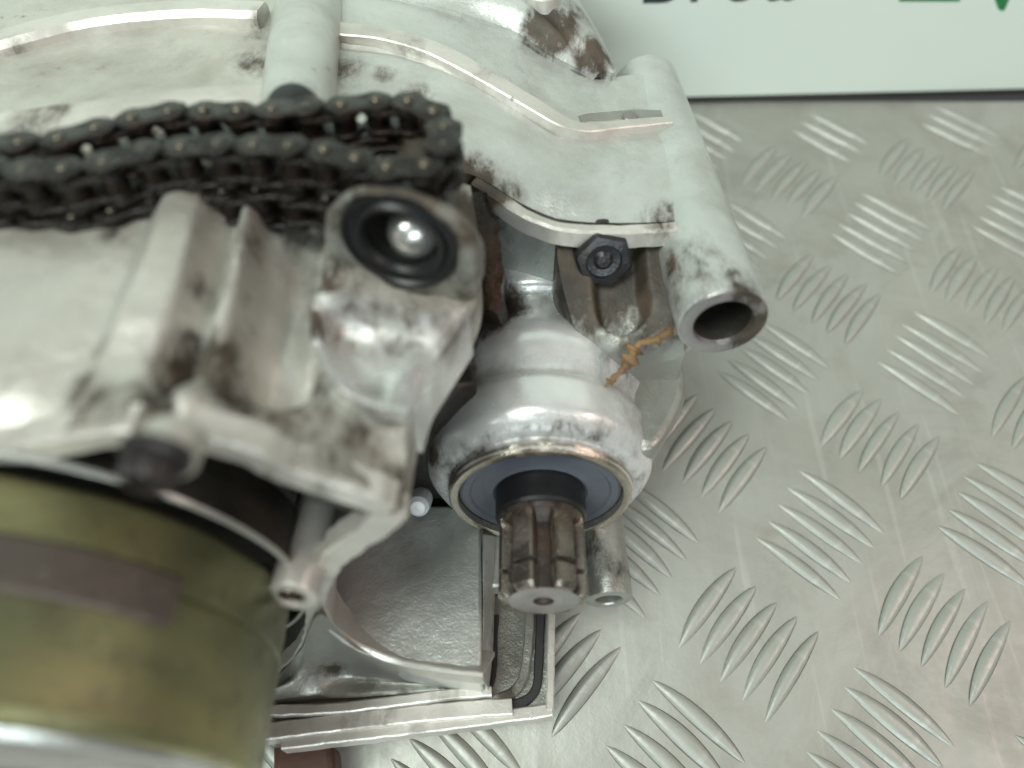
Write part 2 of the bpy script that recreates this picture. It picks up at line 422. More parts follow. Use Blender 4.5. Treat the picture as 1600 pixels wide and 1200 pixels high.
# --- output shaft, splined
def spline_shaft():
    V = []; F = []; n = 96; teeth = 6
    def rad(a, t):
        ph = (a*teeth/(2*math.pi)) % 1.0; d = abs(ph-.5)*2       # 0 centre of tooth .. 1 centre of groove
        R0, R1 = 10.8, 7.3
        g = sstep((d-.48)/.09)
        if t < 1.2: R0 -= (1.2-t)*1.0
        if 5.6 < t < 7.0: R0 = min(R0, 9.3)
        if t > 17: R1 = R1+(R0-R1)*sstep((t-17)/3.5)
        r = R0*(1-g)+min(R1, R0)*g
        if t > 24: r = 10.6
        return r
    T = [0, .05, .5, 1.2, 2.4, 4, 5.55, 5.65, 6.3, 6.95, 7.05, 8, 9, 11, 13, 15, 17, 18, 19, 20, 20.6, 22, 23.9, 24.1, 27, 30]
    for t in T:
        for i in range(n):
            a = 2*math.pi*i/n; r = rad(a+R(30)*0, t)-(.3 if t == 0 else 0)
            V.append(Vector((math.sin(a)*r, t, math.cos(a)*r)))
    for k in range(len(T)-1):
        for i in range(n): a, b = k*n+i, k*n+(i+1) % n; F.append((a, b, b+n, a+n))
    # end face with a centre drilling
    rings = [(6.2, 0), (3.0, 0), (2.4, .6), (.8, 2.2)]; prev = list(range(n))
    for r, t in rings:
        st = len(V)
        for i in range(n): a = 2*math.pi*i/n; V.append(Vector((math.sin(a)*r, t, math.cos(a)*r)))
        for i in range(n): F.append((prev[i], prev[(i+1) % n], st+(i+1) % n, st+i))
        prev = list(range(st, st+n))
    F.append(tuple(prev))
    o = link('output_shaft', V, F, M['steel'], eng, 32)
    paint(o, [(Vector((0, 26, 8)), 7, .9), (Vector((-6, 14, 7)), 4, .5)])
    for i, v in enumerate(o.data.vertices):           # grooves painted darker than the tooth tops
        q = v.co/MM; rr = math.hypot(q.x, q.z)
        if .3 < q.y < 21 and rr < 9.6: o.data.attributes['grime_shade'].data[i].value = max(o.data.attributes['grime_shade'].data[i].value, .75)
    return o
sh = spline_shaft()
lathe('shaft_face', [(-.06, 2.5), (-.10, 2.6), (-.10, 8.2), (-.02, 8.5)], M['steel_face'], sh, n=64)
lathe('shaft_collar', [(21, 10.3), (21, 11.2), (21.8, 11.8), (31, 11.8)], M['rubber'], eng)
lathe('shaft_seal', [(31, 11.2), (29.2, 11.6), (28.6, 12.6), (29.0, 14), (29.0, 18.2), (28.4, 18.8), (28.4, 20.6), (28.9, 21.4), (31, 21.6)], M['seal'], eng, n=96)
lathe('retaining_ring', [(31.5, 21.5), (29.4, 21.7), (29.2, 22.1), (29.2, 22.4)], M['rubber'], eng, n=96)
# --- barrel shaped housing round the shaft
hous = lathe('shaft_housing', [(32, 21.9), (27.6, 22.1), (27.1, 22.5), (27.1, 23.6), (27.6, 24.2), (29.3, 24.4), (29.8, 24.3), (30.3, 24.6), (30.6, 26.0), (31.2, 27.4), (33.6, 29.4), (34.6, 30.0), (36, 30.3), (43, 30.7),
      (44.4, 30.6), (45.4, 30.2), (46.4, 29.7), (48, 29.6), (50.5, 30.2), (53, 31.2), (56, 32.0), (60, 31.8), (64, 30.4), (68, 28.2), (72, 26.6), (75, 25.8), (77.5, 25.4), (78.6, 25.2), (79.6, 27.6), (80.6, 28.6), (83, 29), (95, 31), (120, 33)],
      M['housing'], eng, n=128, wob=.004, smooth=40,
      spots=[(Vector((14, 31, 22)), 5, .45), (Vector((4, 30.5, 26)), 4, .5), (Vector((-24, 33, 8)), 8, .7), (Vector((26, 40, 20)), 8, .3), (Vector((0, 76, 25)), 4, .3), (Vector((-16, 72, 24)), 10, 1.1), (Vector((-22, 58, 18)), 9, .9), (Vector((20, 55, 22)), 8, .45)])  # strong spots on the left also blacken the gap beside the neck
for i_, v_ in enumerate(hous.data.vertices):          # darker bands in the groove behind the lip and the step further back
    q_ = v_.co/MM
    if 29.2 < q_.y < 31.5: hous.data.attributes['grime_shade'].data[i_].value = .36
    elif 45.5 < q_.y < 51: hous.data.attributes['grime_shade'].data[i_].value = max(.14, hous.data.attributes['grime_shade'].data[i_].value)
lathe('housing_lip', [(30, 21.6), (26.9, 21.75), (26.7, 22.1), (26.7, 23.6), (27.1, 24.0), (28.8, 24.5)], M['seal_ring'], eng, n=96,
      spots=[(Vector((-3, 27, 23)), 2.6, .7)])
# --- rounded lug to the right of the housing
lug = [at(x, y, z=16) for x, y in ((975, 560), (1005, 530), (1045, 522), (1066, 548), (1074, 590), (1072, 625), (1052, 668), (1024, 702), (985, 690), (965, 620))]
prism('side_lug', cm(lug+[lug[0]], 40)[:-1], Vector((0, 6, -26)), M['cast_dull'], eng, bevel=3, spots=[S(990, 560, 16, 8, .6), S(1050, 600, 16, 6, .25)])

# --- right hand mounting tube
t0 = Vector((42, 50, 42.7)); t1 = Vector((39, 166, 41))
tube_end('mounting_boss', t0, t1, 10.6, 11.6, 7.2, 42, M['cast'], eng, ch=.9, wob=.006,
         spots=[(Vector((44, 52, 52)), 4.5, .5), (Vector((52, 70, 48)), 4, .8), (Vector((33, 60, 46)), 9, .55), (Vector((38, 52, 52)), 4, .4)], n=72)
tube_end('boss_rim', t0+Vector((0, -.25, 0)), t0+Vector((0, 1.2, 0)), 10.55, 10.65, 6.7, .8, M['machined'], eng, ch=.5, spots=[(Vector((50, 50, 40)), 8, .8), (Vector((48, 50, 50)), 5, .6)]) if False else None
lathe('boss_bore', [(.8, 6.9), (3, 6.3), (40, 6.2), (40, .01)], M['cavity'], eng, axis=(t1-t0), origin=t0, n=48)  # dark liner puts the deep hole's shade into its colour
ring = lathe('boss_rim', [(1.0, 6.7), (-.15, 7.1), (-.3, 7.6), (-.3, 9.4), (-.1, 10.0), (1.0, 10.55)], M['steel_face'], eng, axis=(t1-t0), origin=t0, spots=[(Vector((50, 50, 42)), 7, .85), (Vector((46, 50, 51)), 5, .7)])

# --- rear housing, right part
rows = [P((500, 235, 66), (600, 245, 64), (690, 265, 60), (745, 276, 56), (815, 318, 52), (880, 343, 50), (960, 348, 50), (1070, 346, 50)),
        P((505, 170, 68), (610, 175, 66), (700, 195, 63), (770, 220, 59), (830, 255, 56), (890, 285, 54), (970, 283, 53), (1075, 275, 51)),
        P((515, 90, 71), (620, 105, 69), (710, 135, 66), (790, 165, 61), (850, 205, 57), (900, 230, 54.5), (970, 228, 53), (1070, 222, 51)),
        P((525, 40, 72), (630, 50, 70), (720, 82, 66), (800, 125, 61), (850, 155, 57), (905, 190, 54), (975, 185, 52), (1070, 182, 50)),
        P((530, -20, 74), (640, -10, 72), (730, 15, 69), (800, 45, 65), (850, 80, 61), (915, 122, 56), (980, 118, 53), (1050, 112, 50))]
top_spots = [S(530, 120, 68, 7, .45), S(600, 120, 68, 3, .6), S(650, 150, 66, 4, .5), S(735, 285, 58, 8, 1.1), S(750, 250, 59, 4, .6), S(905, 60, 60, 5, .5), S(1000, 178, 52, 3, .6), S(760, 300, 56, 8, .7), S(1050, 350, 50, 7, .6)]
loft('rear_housing', rows, M['cast'], eng, 110, 80, skirt=46, spots=top_spots,
     feats=[(P((500, 72, 71), (620, 84, 69), (720, 122, 65), (800, 162, 60), (870, 204, 56)), .8, -1.0, 1.5)])
fl = P((526, 52, 72), (600, 60, 71), (680, 84, 68.6), (760, 126, 64.5), (830, 168, 60), (880, 197, 56.8), (915, 206, 55), (950, 203, 53.9), (1000, 198, 52.8), (1046, 194, 52.2))
ribbon('joint_flange', [p+Vector((0, 0, 1.6)) for p in fl], 8.0, 4, M['machined'], eng, w2=3.6, spots=[S(640, 75, 70, 5, .35), S(760, 120, 65, 4, .4)])
ribbon('joint_line', [p+Vector((0, 0, .35)) for p in P((905, 186, 54), (940, 184, 53.2), (985, 180, 52.6), (1050, 180, 52))], 5.5, 3, M['cast_dull'], eng)
lathe('dowel', [(0, 0.01), (0, 2.0), (.3, 2.3), (3, 2.3)], M['steel_face'], eng, axis=(0, .1, -1), origin=at(985, 180, z=53.9), n=20)
# ledge bright edge over the bolt recess
ribbon('ledge_edge', [p+Vector((0, 0, .4)) for p in P((742, 282, 56), (780, 305, 54.2), (825, 335, 52), (880, 354, 50.4), (960, 358, 50.2), (1020, 356, 50.2), (1064, 352, 50.2))], 3.4, 5, M['machined'], eng, bevel=1.2,
       spots=[S(742, 282, 56, 8, 1.1), S(765, 300, 55, 5, 1), S(1030, 352, 50, 4, .5), S(780, 310, 54, 3, .4)])
# upper rear bulk, its dark flank falling to the board side
rows = [P((560, -6, 73), (660, 4, 72), (740, 26, 69.5), (810, 52, 66), (860, 85, 62), (925, 118, 57)),
        P((560, -60, 78), (660, -50, 77), (750, -28, 75), (830, 6, 72), (880, 50, 67), (945, 112, 57)),
        P((560, -130, 80), (670, -120, 79), (760, -100, 78), (850, -50, 74), (905, 15, 68), (962, 108, 57)),
        P((560, -230, 78), (680, -220, 76), (780, -190, 74), (860, -110, 70), (895, -20, 65), (940, 60, 56))]
loft('cylinder_mount', rows, M['cast'], eng, 70, 50, skirt=60, feats=[(P((760, -40, 75), (850, 20, 70), (925, 112, 58)), .6, -1.5, 2)],
     spots=[S(860, 40, 68, 8, .8), S(930, 90, 60, 6, .85), S(850, 5, 72, 5, .5), S(900, 20, 68, 5, .6)])
lathe('stud_boss', [(-1, .01), (-1, 4.6), (-.4, 5.4), (6, 6), (12, 7)], M['machined'], eng, axis=(0, .05, -1), origin=at(848, -8, z=73), n=32, spots=[S(860, 8, 76, 4, .6)])

# --- rear housing, left panel
rows = [P((-260, 330, 74), (-100, 320, 74), (60, 300, 74), (200, 285, 74), (330, 270, 74), (450, 255, 73)),
        P((-260, 255, 76), (-100, 240, 76), (60, 222, 76), (200, 196, 76), (330, 180, 76), (440, 176, 75)),
        P((-260, 190, 74), (-100, 180, 74), (60, 160, 74), (200, 145, 74), (330, 140, 74), (435, 140, 73)),
        P((-260, 130, 74), (-100, 105, 74), (60, 75, 74), (200, 50, 74), (330, 40, 74), (440, 38, 73)),
        P((-260, 20, 78), (-100, -5, 78), (60, -25, 78), (200, -40, 78), (330, -45, 78), (450, -45, 76)),
        P((-260, -120, 79), (-100, -140, 80), (60, -150, 80), (200, -160, 80), (330, -160, 80), (450, -160, 78))]
grease(loft('left_panel', rows, M['cast_warm'], eng, 90, 60, skirt=40, spots=[S(410, 90, 74, 7, .55), S(400, 40, 76, 4, .5), S(70, 180, 76, 6, .45), S(20, 215, 76, 6, .3)]))
ribbon('curved_rib', [p+Vector((0, 0, 2.6)) for p in P((-180, 150, 74), (-60, 92, 74), (40, 62, 75), (130, 40, 75), (220, 28, 75), (320, 22, 75), (412, 25, 75))], 11, 6, M['machined'], eng, w2=9.5, bevel=1.6,
       spots=[S(20, 80, 75, 5, .3), S(405, 40, 75, 4, .5)])
grease(ribbon('machined_ledge', [p+Vector((0, 0, 1.6)) for p in P((-180, 230, 76), (-40, 212, 76), (60, 198, 76), (150, 186, 76), (240, 174, 76), (330, 164, 76), (425, 160, 75))], 14, 5, M['machined'], eng, bevel=1.4,
       spots=[S(70, 185, 77, 6, .5), S(30, 215, 77, 8, .45), S(180, 205, 77, 5, .3)]))
a, b = at(452, 210, z=75), at(492, -110, z=77)
lathe('vertical_rib', [(-2, .01), (-1.5, 4), (0, 7), (2, 8.2), (20, 8.6), (60, 9.4), (110, 10)], M['cast'], eng, axis=(b-a), origin=a+Vector((0, 0, -3)), n=48, wob=.01, spots=[S(455, 190, 80, 8, .7), S(470, 60, 82, 3, .3)])

# --- left crankcase cover
left_rows = [
    PY(-2, (-330, 725), (-150, 708), (0, 702), (150, 684), (300, 668), (430, 712), (540, 745), (632, 792)),
    P((-330, 640, 73.5), (-150, 630, 73.5), (0, 622, 73), (150, 612, 71.5), (300, 600, 69), (430, 625, 64), (540, 660, 59), (634, 720, 53)),
    P((-330, 520, 76), (-150, 510, 76), (0, 505, 75.5), (160, 500, 74), (310, 495, 71.5), (440, 510, 67.5), (545, 540, 62), (664, 600, 57)),
    P((-330, 420, 77), (-150, 410, 77), (0, 405, 76.5), (170, 400, 75.5), (320, 395, 73.5), (445, 400, 70), (580, 440, 64), (742, 478, 58)),
    P((-330, 345, 77), (-150, 335, 77), (0, 330, 76.5), (180, 325, 76), (330, 315, 74.5), (445, 310, 72), (590, 350, 64), (750, 395, 60)),
    P((-330, 290, 76), (-150, 280, 76), (0, 275, 75.5), (190, 265, 75), (340, 240, 74), (450, 235, 72), (600, 240, 66), (735, 290, 62))]
rib1 = P((345, 225, 75), (318, 285, 75), (262, 430, 75), (205, 560, 74), (150, 690, 73)); rib2 = P((440, 250, 73), (418, 325, 73), (385, 460, 71), (345, 590, 68), (325, 650, 67))
valley = P((352, 330, 74), (322, 470, 72), (285, 600, 70)); dip = P((455, 330, 72), (445, 460, 69), (425, 580, 66))
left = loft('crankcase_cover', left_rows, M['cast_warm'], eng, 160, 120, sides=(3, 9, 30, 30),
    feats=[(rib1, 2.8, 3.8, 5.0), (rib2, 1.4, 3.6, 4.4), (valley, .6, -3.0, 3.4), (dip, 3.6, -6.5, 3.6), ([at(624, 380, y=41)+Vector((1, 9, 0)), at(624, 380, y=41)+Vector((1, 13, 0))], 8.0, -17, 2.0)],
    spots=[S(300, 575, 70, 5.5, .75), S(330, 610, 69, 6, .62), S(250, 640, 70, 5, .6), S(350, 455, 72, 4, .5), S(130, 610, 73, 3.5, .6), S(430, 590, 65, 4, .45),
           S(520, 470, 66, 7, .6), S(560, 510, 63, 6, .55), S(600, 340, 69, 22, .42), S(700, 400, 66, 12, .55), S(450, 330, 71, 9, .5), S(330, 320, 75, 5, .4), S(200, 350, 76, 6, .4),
           S(40, 330, 76, 10, .4), S(10, 345, 76, 4, .7), S(480, 690, 60, 6, .45), S(580, 720, 57, 8, .55), S(620, 760, 54, 6, .6), S(170, 655, 72, 5, .7), S(215, 648, 71, 4.5, .9), S(265, 652, 70, 4.5, .9), S(390, 640, 66, 3, .5),  # spots above the bolt boss paint its dark rusty shadow arch
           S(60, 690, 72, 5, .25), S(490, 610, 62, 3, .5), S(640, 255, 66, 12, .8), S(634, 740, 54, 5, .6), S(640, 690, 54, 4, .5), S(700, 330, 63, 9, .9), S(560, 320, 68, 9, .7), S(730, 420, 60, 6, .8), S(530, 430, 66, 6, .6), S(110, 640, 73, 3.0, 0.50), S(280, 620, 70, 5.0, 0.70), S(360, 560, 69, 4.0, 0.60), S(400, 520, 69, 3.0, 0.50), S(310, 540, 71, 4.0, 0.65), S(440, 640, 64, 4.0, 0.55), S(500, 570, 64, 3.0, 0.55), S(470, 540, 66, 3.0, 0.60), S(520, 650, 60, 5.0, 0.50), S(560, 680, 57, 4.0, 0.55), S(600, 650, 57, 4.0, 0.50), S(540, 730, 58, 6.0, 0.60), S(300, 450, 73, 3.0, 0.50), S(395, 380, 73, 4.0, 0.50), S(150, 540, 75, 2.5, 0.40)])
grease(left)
# gasket face of the cover
rim_px = [(-200, 720), (-60, 716), (30, 712), (110, 700), (170, 690), (215, 684)]
rim_px2 = [(292, 690), (340, 702), (400, 722), (440, 744), (500, 764), (560, 782), (606, 800)]
rim_px3 = [(612, 806), (580, 836), (535, 866), (505, 900), (492, 938), (492, 980), (480, 1014), (455, 1042), (425, 1064), (380, 1080)]
YF = Vector((0, -1, 0))
for pts, w0, w1 in ((rim_px, 5, 4), (rim_px2, 4.6, 5.4), (rim_px3, 6.0, 3.6)):
    ribbon('gasket_face', PY(-3.4, *pts), w0, 5, M['machined'], eng, up=YF, w2=w1, bevel=.5, wob=.5,
           spots=[(at(440, 740, y=-3), 3, .5), (at(500, 762, y=-3), 3, .4), (at(505, 900, y=-3), 2, .5), (at(20, 712, y=-3), 6, .3)], smooth=35)
ribbon('chamber_wall', PY(-.5, (490, 780), (585, 806), (574, 830), (528, 860), (498, 900), (486, 940), (486, 980), (474, 1012), (449, 1040), (419, 1062), (374, 1078)), 2.2, 30, M['cavity'], eng, up=YF)
# second lip sweeping to the right
ribbon('curved_lip', [at(498, 948, y=-3.2), at(520, 984, y=-5), at(560, 1012, y=-7), at(620, 1034, y=-9), at(690, 1047, y=-11), at(754, 1055, y=-12.5)], 2.6, 14, M['machined'], eng, up=Vector((0, -.6, .8)), w2=1.2, bevel=.4, wob=.2)
# flat grey pocket floor
fp = [at(x, y, z=-18) for x, y in ((500, 905), (520, 860), (600, 810), (640, 790), (700, 790), (752, 800), (752, 920), (752, 1052), (690, 1044), (620, 1030), (560, 1008), (510, 965))]
prism('pocket_floor', fp, Vector((0, 0, -24)), M['cast'], eng, bevel=.8, spots=[S(610, 890, -18, 3, .5), S(560, 1000, -18, 5, .4), S(700, 960, -18, 3, .5), S(660, 1000, -18, 4, .4), S(740, 1000, -18, 6, .3), S(520, 930, -18, 3, .7), S(600, 960, -18, 3, .35)])
# dull scoop between the lip and the base rail
rows = [[at(430, 1062, y=-4.0), at(470, 1015, y=-4.5), at(500, 960, y=-5), at(560, 1014, y=-7.5), at(640, 1040, y=-9.5), at(756, 1056, y=-12.6)],
        [at(425, 1075, z=-32), at(480, 1055, z=-33), at(530, 1042, z=-34), at(590, 1052, z=-36), at(660, 1062, z=-37), at(758, 1066, z=-38)],
        [at(420, 1098, z=-38), at(490, 1092, z=-38.5), at(550, 1090, z=-39), at(610, 1086, z=-39), at(680, 1080, z=-39), at(760, 1074, z=-39)]]
loft('scoop', rows, M['cast_dull'], eng, 60, 30, skirt=8, spots=[S(520, 1040, -34, 4, .6), S(480, 1060, -34, 4, .4)])
# base flange with rails and gaskets
bz = -42.0
bf = [at(x, y, z=bz) for x, y in ((415, 1090), (560, 1070), (752, 1045), (752, 930), (866, 930), (866, 1040), (862, 1112), (700, 1135), (560, 1150), (415, 1160))]
prism('base_flange', bf, Vector((0, 0, -9)), M['cast_dull'], eng, bevel=.6, spots=[S(790, 1040, bz, 7, .8), S(780, 980, bz, 6, .7), S(500, 1120, bz, 5, .5)])
def rail(name, pts, w, t, z, mat, lab=None, **k): return ribbon(name, [at(x, y, z=z) for x, y in pts], w, t, mat, eng, wob=.18, **k)
rail('base_rail', ((408, 1110), (520, 1106), (640, 1092), (700, 1084), (768, 1079)), 2.6, 6, bz+5.5, M['machined'], spots=[S(700, 1086, bz+5, 4, .3)])
rail('base_rail', ((408, 1144), (500, 1132), (640, 1116), (720, 1108), (800, 1103)), 4.2, 6, bz+3.5, M['machined'], spots=[S(600, 1120, bz+3, 5, .3), S(555, 1130, bz+3, 3, .4)])
rail('base_rail', ((440, 1160), (560, 1146), (700, 1130), (790, 1118), (862, 1108)), 3.2, 6, bz+1.8, M['machined'], spots=[S(640, 1140, bz+2, 5, .3)])
rail('base_rail', ((859, 1108), (860, 1070), (861, 1020), (862, 960), (862, 935)), 2.2, 6, bz+2.4, M['machined'], spots=[S(860, 1000, bz+2, 5, .3)])
rail('base_gasket', ((790, 1104), (822, 1094), (838, 1072), (842, 1030), (844, 980), (845, 940)), 2.6, 3, bz+1.2, M['gasket'])
rail('base_rail', ((766, 1094), (796, 1084), (816, 1062), (822, 1030), (826, 990), (828, 940)), 2.6, 5, bz+2.6, M['cast_dull'], spots=[S(800, 1080, bz+2, 5, .6)])
rail('base_gasket', ((762, 1084), (772, 1050), (774, 1000), (776, 960)), 1.3, 3, bz+1.0, M['gasket'])
lathe('oil_hole', [(-.3, 4.6), (0, 4.2), (3, 4.0), (5, .01)], M['bolt_black'], eng, axis=(0, 0, -1), origin=at(806, 1012, z=bz+.3), n=28)
prism('side_wall', [at(754, 832, z=-14), at(754, 1064, z=-30), at(762, 1076, z=-34), at(770, 1000, z=-34), at(772, 835, z=-20)], Vector((0, 0, -18)), M['cast'], eng, bevel=.6, spots=[S(760, 1000, -30, 6, .6), S(765, 940, -26, 7, .5)])
prism('side_block', [at(x, y, z=-26) for x, y in ((756, 835), (800, 835), (800, 915), (756, 918))], Vector((0, 0, -6)), M['cast'], eng, bevel=.8, spots=[S(780, 850, -26, 5, .4)])
# small tube to the right of the shaft
s0 = at(951, 938, d=176); s1 = s0+Vector((-2, 46, 2))
tube_end('small_boss', s0, s1, 6.6, 7.6, 3.6, 20, M['cast_dull'], eng, spots=[(s0+Vector((2, 6, 6)), 5, .55), (s0+Vector((-4, 14, 6)), 4, .5)], wob=.03)
# --- machined post with a threaded hole
p0 = at(456, 934, y=-9.4); p1 = p0+Vector((1.5, 42, -7))
tube_end('screw_post', p0, p1, 5.0, 4.8, 2.5, 12, M['machined'], eng, spots=[(p0+Vector((0, 28, 5)), 6, .3)])
lathe('thread_insert', [(0, 1.9), (0, 2.7), (.4, 2.9), (6, 2.9), (6, 1.7), (0, 1.9)], M['steel'], eng, axis=(0, 1, 0), origin=p0+Vector((0, .2, 0)), n=24)
# --- magneto chamber: dark inner walls, stator
DC = (-98.5, 25.0)
lathe('chamber_ring', [(-3.6, 48.4), (-4.4, 48.2), (-4.6, 47.8), (-4.4, 47.4), (-3.4, 47.2)], M['cast_dull'], eng, c=DC, n=96)
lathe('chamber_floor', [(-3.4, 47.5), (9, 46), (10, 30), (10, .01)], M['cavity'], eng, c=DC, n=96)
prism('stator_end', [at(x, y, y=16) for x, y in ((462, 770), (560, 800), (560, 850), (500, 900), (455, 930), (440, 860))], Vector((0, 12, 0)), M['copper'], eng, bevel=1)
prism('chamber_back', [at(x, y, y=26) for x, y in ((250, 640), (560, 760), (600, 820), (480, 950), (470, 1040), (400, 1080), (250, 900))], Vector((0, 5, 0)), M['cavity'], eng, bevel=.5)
# --- flywheel drum
drum = lathe('flywheel', [(-5, .01), (-5, 42.6), (-5.3, 43.8), (-6.2, 44.6), (-7.6, 44.9), (-17.2, 45.4), (-17.6, 44.8), (-18.4, 44.8), (-18.8, 45.5), (-36.4, 46.4), (-37.8, 45.6), (-38.6, 44)], M['zinc'], eng, c=DC, n=160, smooth=28)
lathe('flywheel_rim', [(-38.4, 44.4), (-39.3, 43.8), (-39.5, 42.8), (-38.8, 42.0), (-37.6, 41.6)], M['bright'], drum, c=DC, n=128)
lathe('flywheel_face', [(-37.4, 42), (-37.6, 36), (-38.6, 30), (-38.6, 14), (-37, 12), (-37, .01)], M['steel_face'], drum, c=DC, n=96)
def pad():
    V = []; F = []; n = 40; a0, a1 = R(-30), R(56)      # measured from straight up, clockwise positive
    prof = [(-14.8, 44.2), (-14.8, 46.0), (-15.3, 46.5), (-22.2, 46.7), (-22.8, 46.3), (-22.8, 44.6)]
    for k in range(n):
        a = a0+(a1-a0)*k/(n-1)
        for y, r in prof:
            V.append(Vector((DC[0]+math.sin(a)*r, y, DC[1]+math.cos(a)*r)))
    for k in range(n-1):
        for i in range(5): q = k*6+i; F.append((q, q+1, q+7, q+6))
    F.append(tuple(range(6))); F.append(tuple(range((n-1)*6, n*6))[::-1])
    o = link('pickup_pad', V, F, M['pad'], drum, 30); paint(o, [(Vector((-62, -20, 57)), 4, .5)])
pad()
# --- cover bolt on its pale boss
c0 = at(236, 742, y=-13)
lathe('bolt_seat', [(0, .01), (0, 3.6), (.6, 4.0), (5, 4.1), (5.6, 3.6), (5.8, .01)], M['cast_warm'], eng, axis=(.05, 1, .02), origin=c0+Vector((.4, 2.2, -1.2)), n=40, spots=[(c0+Vector((0, 13, 6)), 3.5, .7)])
def flower_bolt(c, axis, r, h, mat, name='bolt', lobes=12):
    ax = Vector(axis).normalized(); u = ax.cross(Vector((0, 0, 1))).normalized(); v = u.cross(ax); V = []; F = []; n = 72
    prof = [(h, r*1.3, 0), (h*.78, r*1.32, 0), (h*.70, r*1.2, 0), (h*.66, r, 1), (h*.12, r, 1), (0, r*.9, 1), (0, r*.55, 0), (h*.35, r*.5, 0), (h*.35, .01, 0)]
    for t, rr, lb in prof:
        for i in range(n):
            a = 2*math.pi*i/n; q = rr*(1-(.10*abs(math.sin(a*lobes/2)) if lb else 0)); V.append(c+ax*t+(u*math.cos(a)+v*math.sin(a))*q)
    for k in range(len(prof)-1):
        for i in range(n): a, b = k*n+i, k*n+(i+1) % n; F.append((a, b, b+n, a+n))
    return link(name, V, F, mat, eng, 30)
flower_bolt(c0+Vector((-.4, -1.5, 0)), (.05, 1, .02), 3.5, 5.0, M['black_steel'])
# --- boss with the open seal, on the right corner of the cover
hx = Vector((-.19, -.97, -.09)).normalized(); hc = at(624, 380, y=41)
back = -hx
def face_plate():
    'front face of the casting with the round seat of the seal in it'
    out = [at(x, y, y=41) for x, y in ((500, 345), (542, 306), (600, 294), (660, 298), (714, 322), (742, 358), (750, 405), (742, 455), (715, 498), (660, 512), (590, 500), (525, 470), (495, 410))]
    u = back.cross(Vector((0, 0, 1))).normalized(); v = u.cross(back); n = 96
    ring = cm(out+[out[0]], 400); pol = sorted((math.atan2((p-hc).dot(v), (p-hc).dot(u)), math.hypot((p-hc).dot(v), (p-hc).dot(u))) for p in ring)
    V = []; F = []
    def rad(a):
        return min(pol, key=lambda q: abs((q[0]-a+math.pi) % (2*math.pi)-math.pi))[1]
    A = [-math.pi+2*math.pi*i/n for i in range(n)]; Rr = [rad(a) for a in A]
    Rr = [(Rr[i-1]+Rr[i]+Rr[(i+1) % n])/3 for i in range(n)]
    for t, f in ((3.5, None), (.6, None), (.1, .04), (0, .15), (-.2, .5), (.2, .84), (1.2, .95), (2.6, 1.0), (4.5, .97), (6, .92), (8, .86), (10, .8)):
        for a, q in zip(A, Rr):
            r_ = 11.2 if f is None else 11.4+(q-11.4)*f
            p = hc+back*t+(u*math.cos(a)+v*math.sin(a))*r_
            if t > 1.5: p.z -= (t-1.5)*.9
            if f: p += back*(.9*noise.noise(p*.16))
            V.append(p)
    for k in range(10):
        for i in range(n): a, b = k*n+i, k*n+(i+1) % n; F.append((a, b, b+n, a+n))
    o = link('seal_boss', V, F, M['cast_dull'], eng, 50)
    paint(o, [(hc+Vector((0, 0, 13)), 9, .8), (hc+Vector((13, 0, 5)), 9, .6), (hc+Vector((0, 0, -13)), 7, .5), (hc+Vector((-12, 0, 4)), 6, .5), (hc+Vector((6, 10, 14)), 12, .8), (hc+Vector((12, -1, -9)), 5, .5)])
face_plate()
lathe('open_seal', [(4, 7.6), (1.0, 7.2), (-.2, 7.7), (-.4, 8.6), (.5, 9.3), (.3, 10.3), (-.6, 10.8), (-.5, 11.3), (3, 11.4)], M['rubber'], eng, axis=back, origin=hc, n=72)
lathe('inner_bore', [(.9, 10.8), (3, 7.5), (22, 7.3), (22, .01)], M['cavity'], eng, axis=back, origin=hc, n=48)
q0 = hc+back*1.6+Vector((.6, 0, -1.6))
lathe('shaft_stub', [(0, .01), (.25, 1.6), (.9, 3.1), (1.8, 4.2), (3.2, 5.0), (5, 5.4), (14, 5.5)], M['bright'], eng, axis=back+Vector((0, 0, -.22)), origin=q0, n=48)
# cup under the boss
def cup():
    rows = [[at(498, 470, z=67), at(540, 470, z=69), at(600, 480, z=68), at(660, 500, z=65.5), at(735, 490, z=62)],
            [at(492, 520, z=65), at(540, 520, z=62), at(600, 525, z=61), at(650, 540, z=61), at(690, 560, z=59.5)],
            [at(508, 575, z=64), at(550, 575, z=59.5), at(600, 578, z=59), at(640, 585, z=60), at(665, 600, z=58.5)],
            [at(545, 625, z=61.5), at(570, 632, z=60.5), at(600, 640, z=59.5), at(625, 645, z=58.5), at(650, 650, z=57.5)]]
    loft('cup', [[p+Vector((0, 0, 2.0)) for p in r] for r in rows], M['bright'], eng, 50, 40, skirt=14, rough=.15,
         spots=[S(540, 480, 68, 7, .45), S(620, 490, 67, 8, .5), S(700, 510, 62, 6, .4), S(500, 500, 66, 5, .6)])
cup()
ribbon('cup_rim', [p+Vector((0, 0, 2.6)) for p in P((496, 500, 66), (500, 545, 65), (520, 590, 63.4), (548, 622, 62), (590, 642, 60.5), (640, 654, 58.5))], 1.7, 3, M['bright'], eng, bevel=.8, spots=[S(498, 505, 67, 4, .8)])

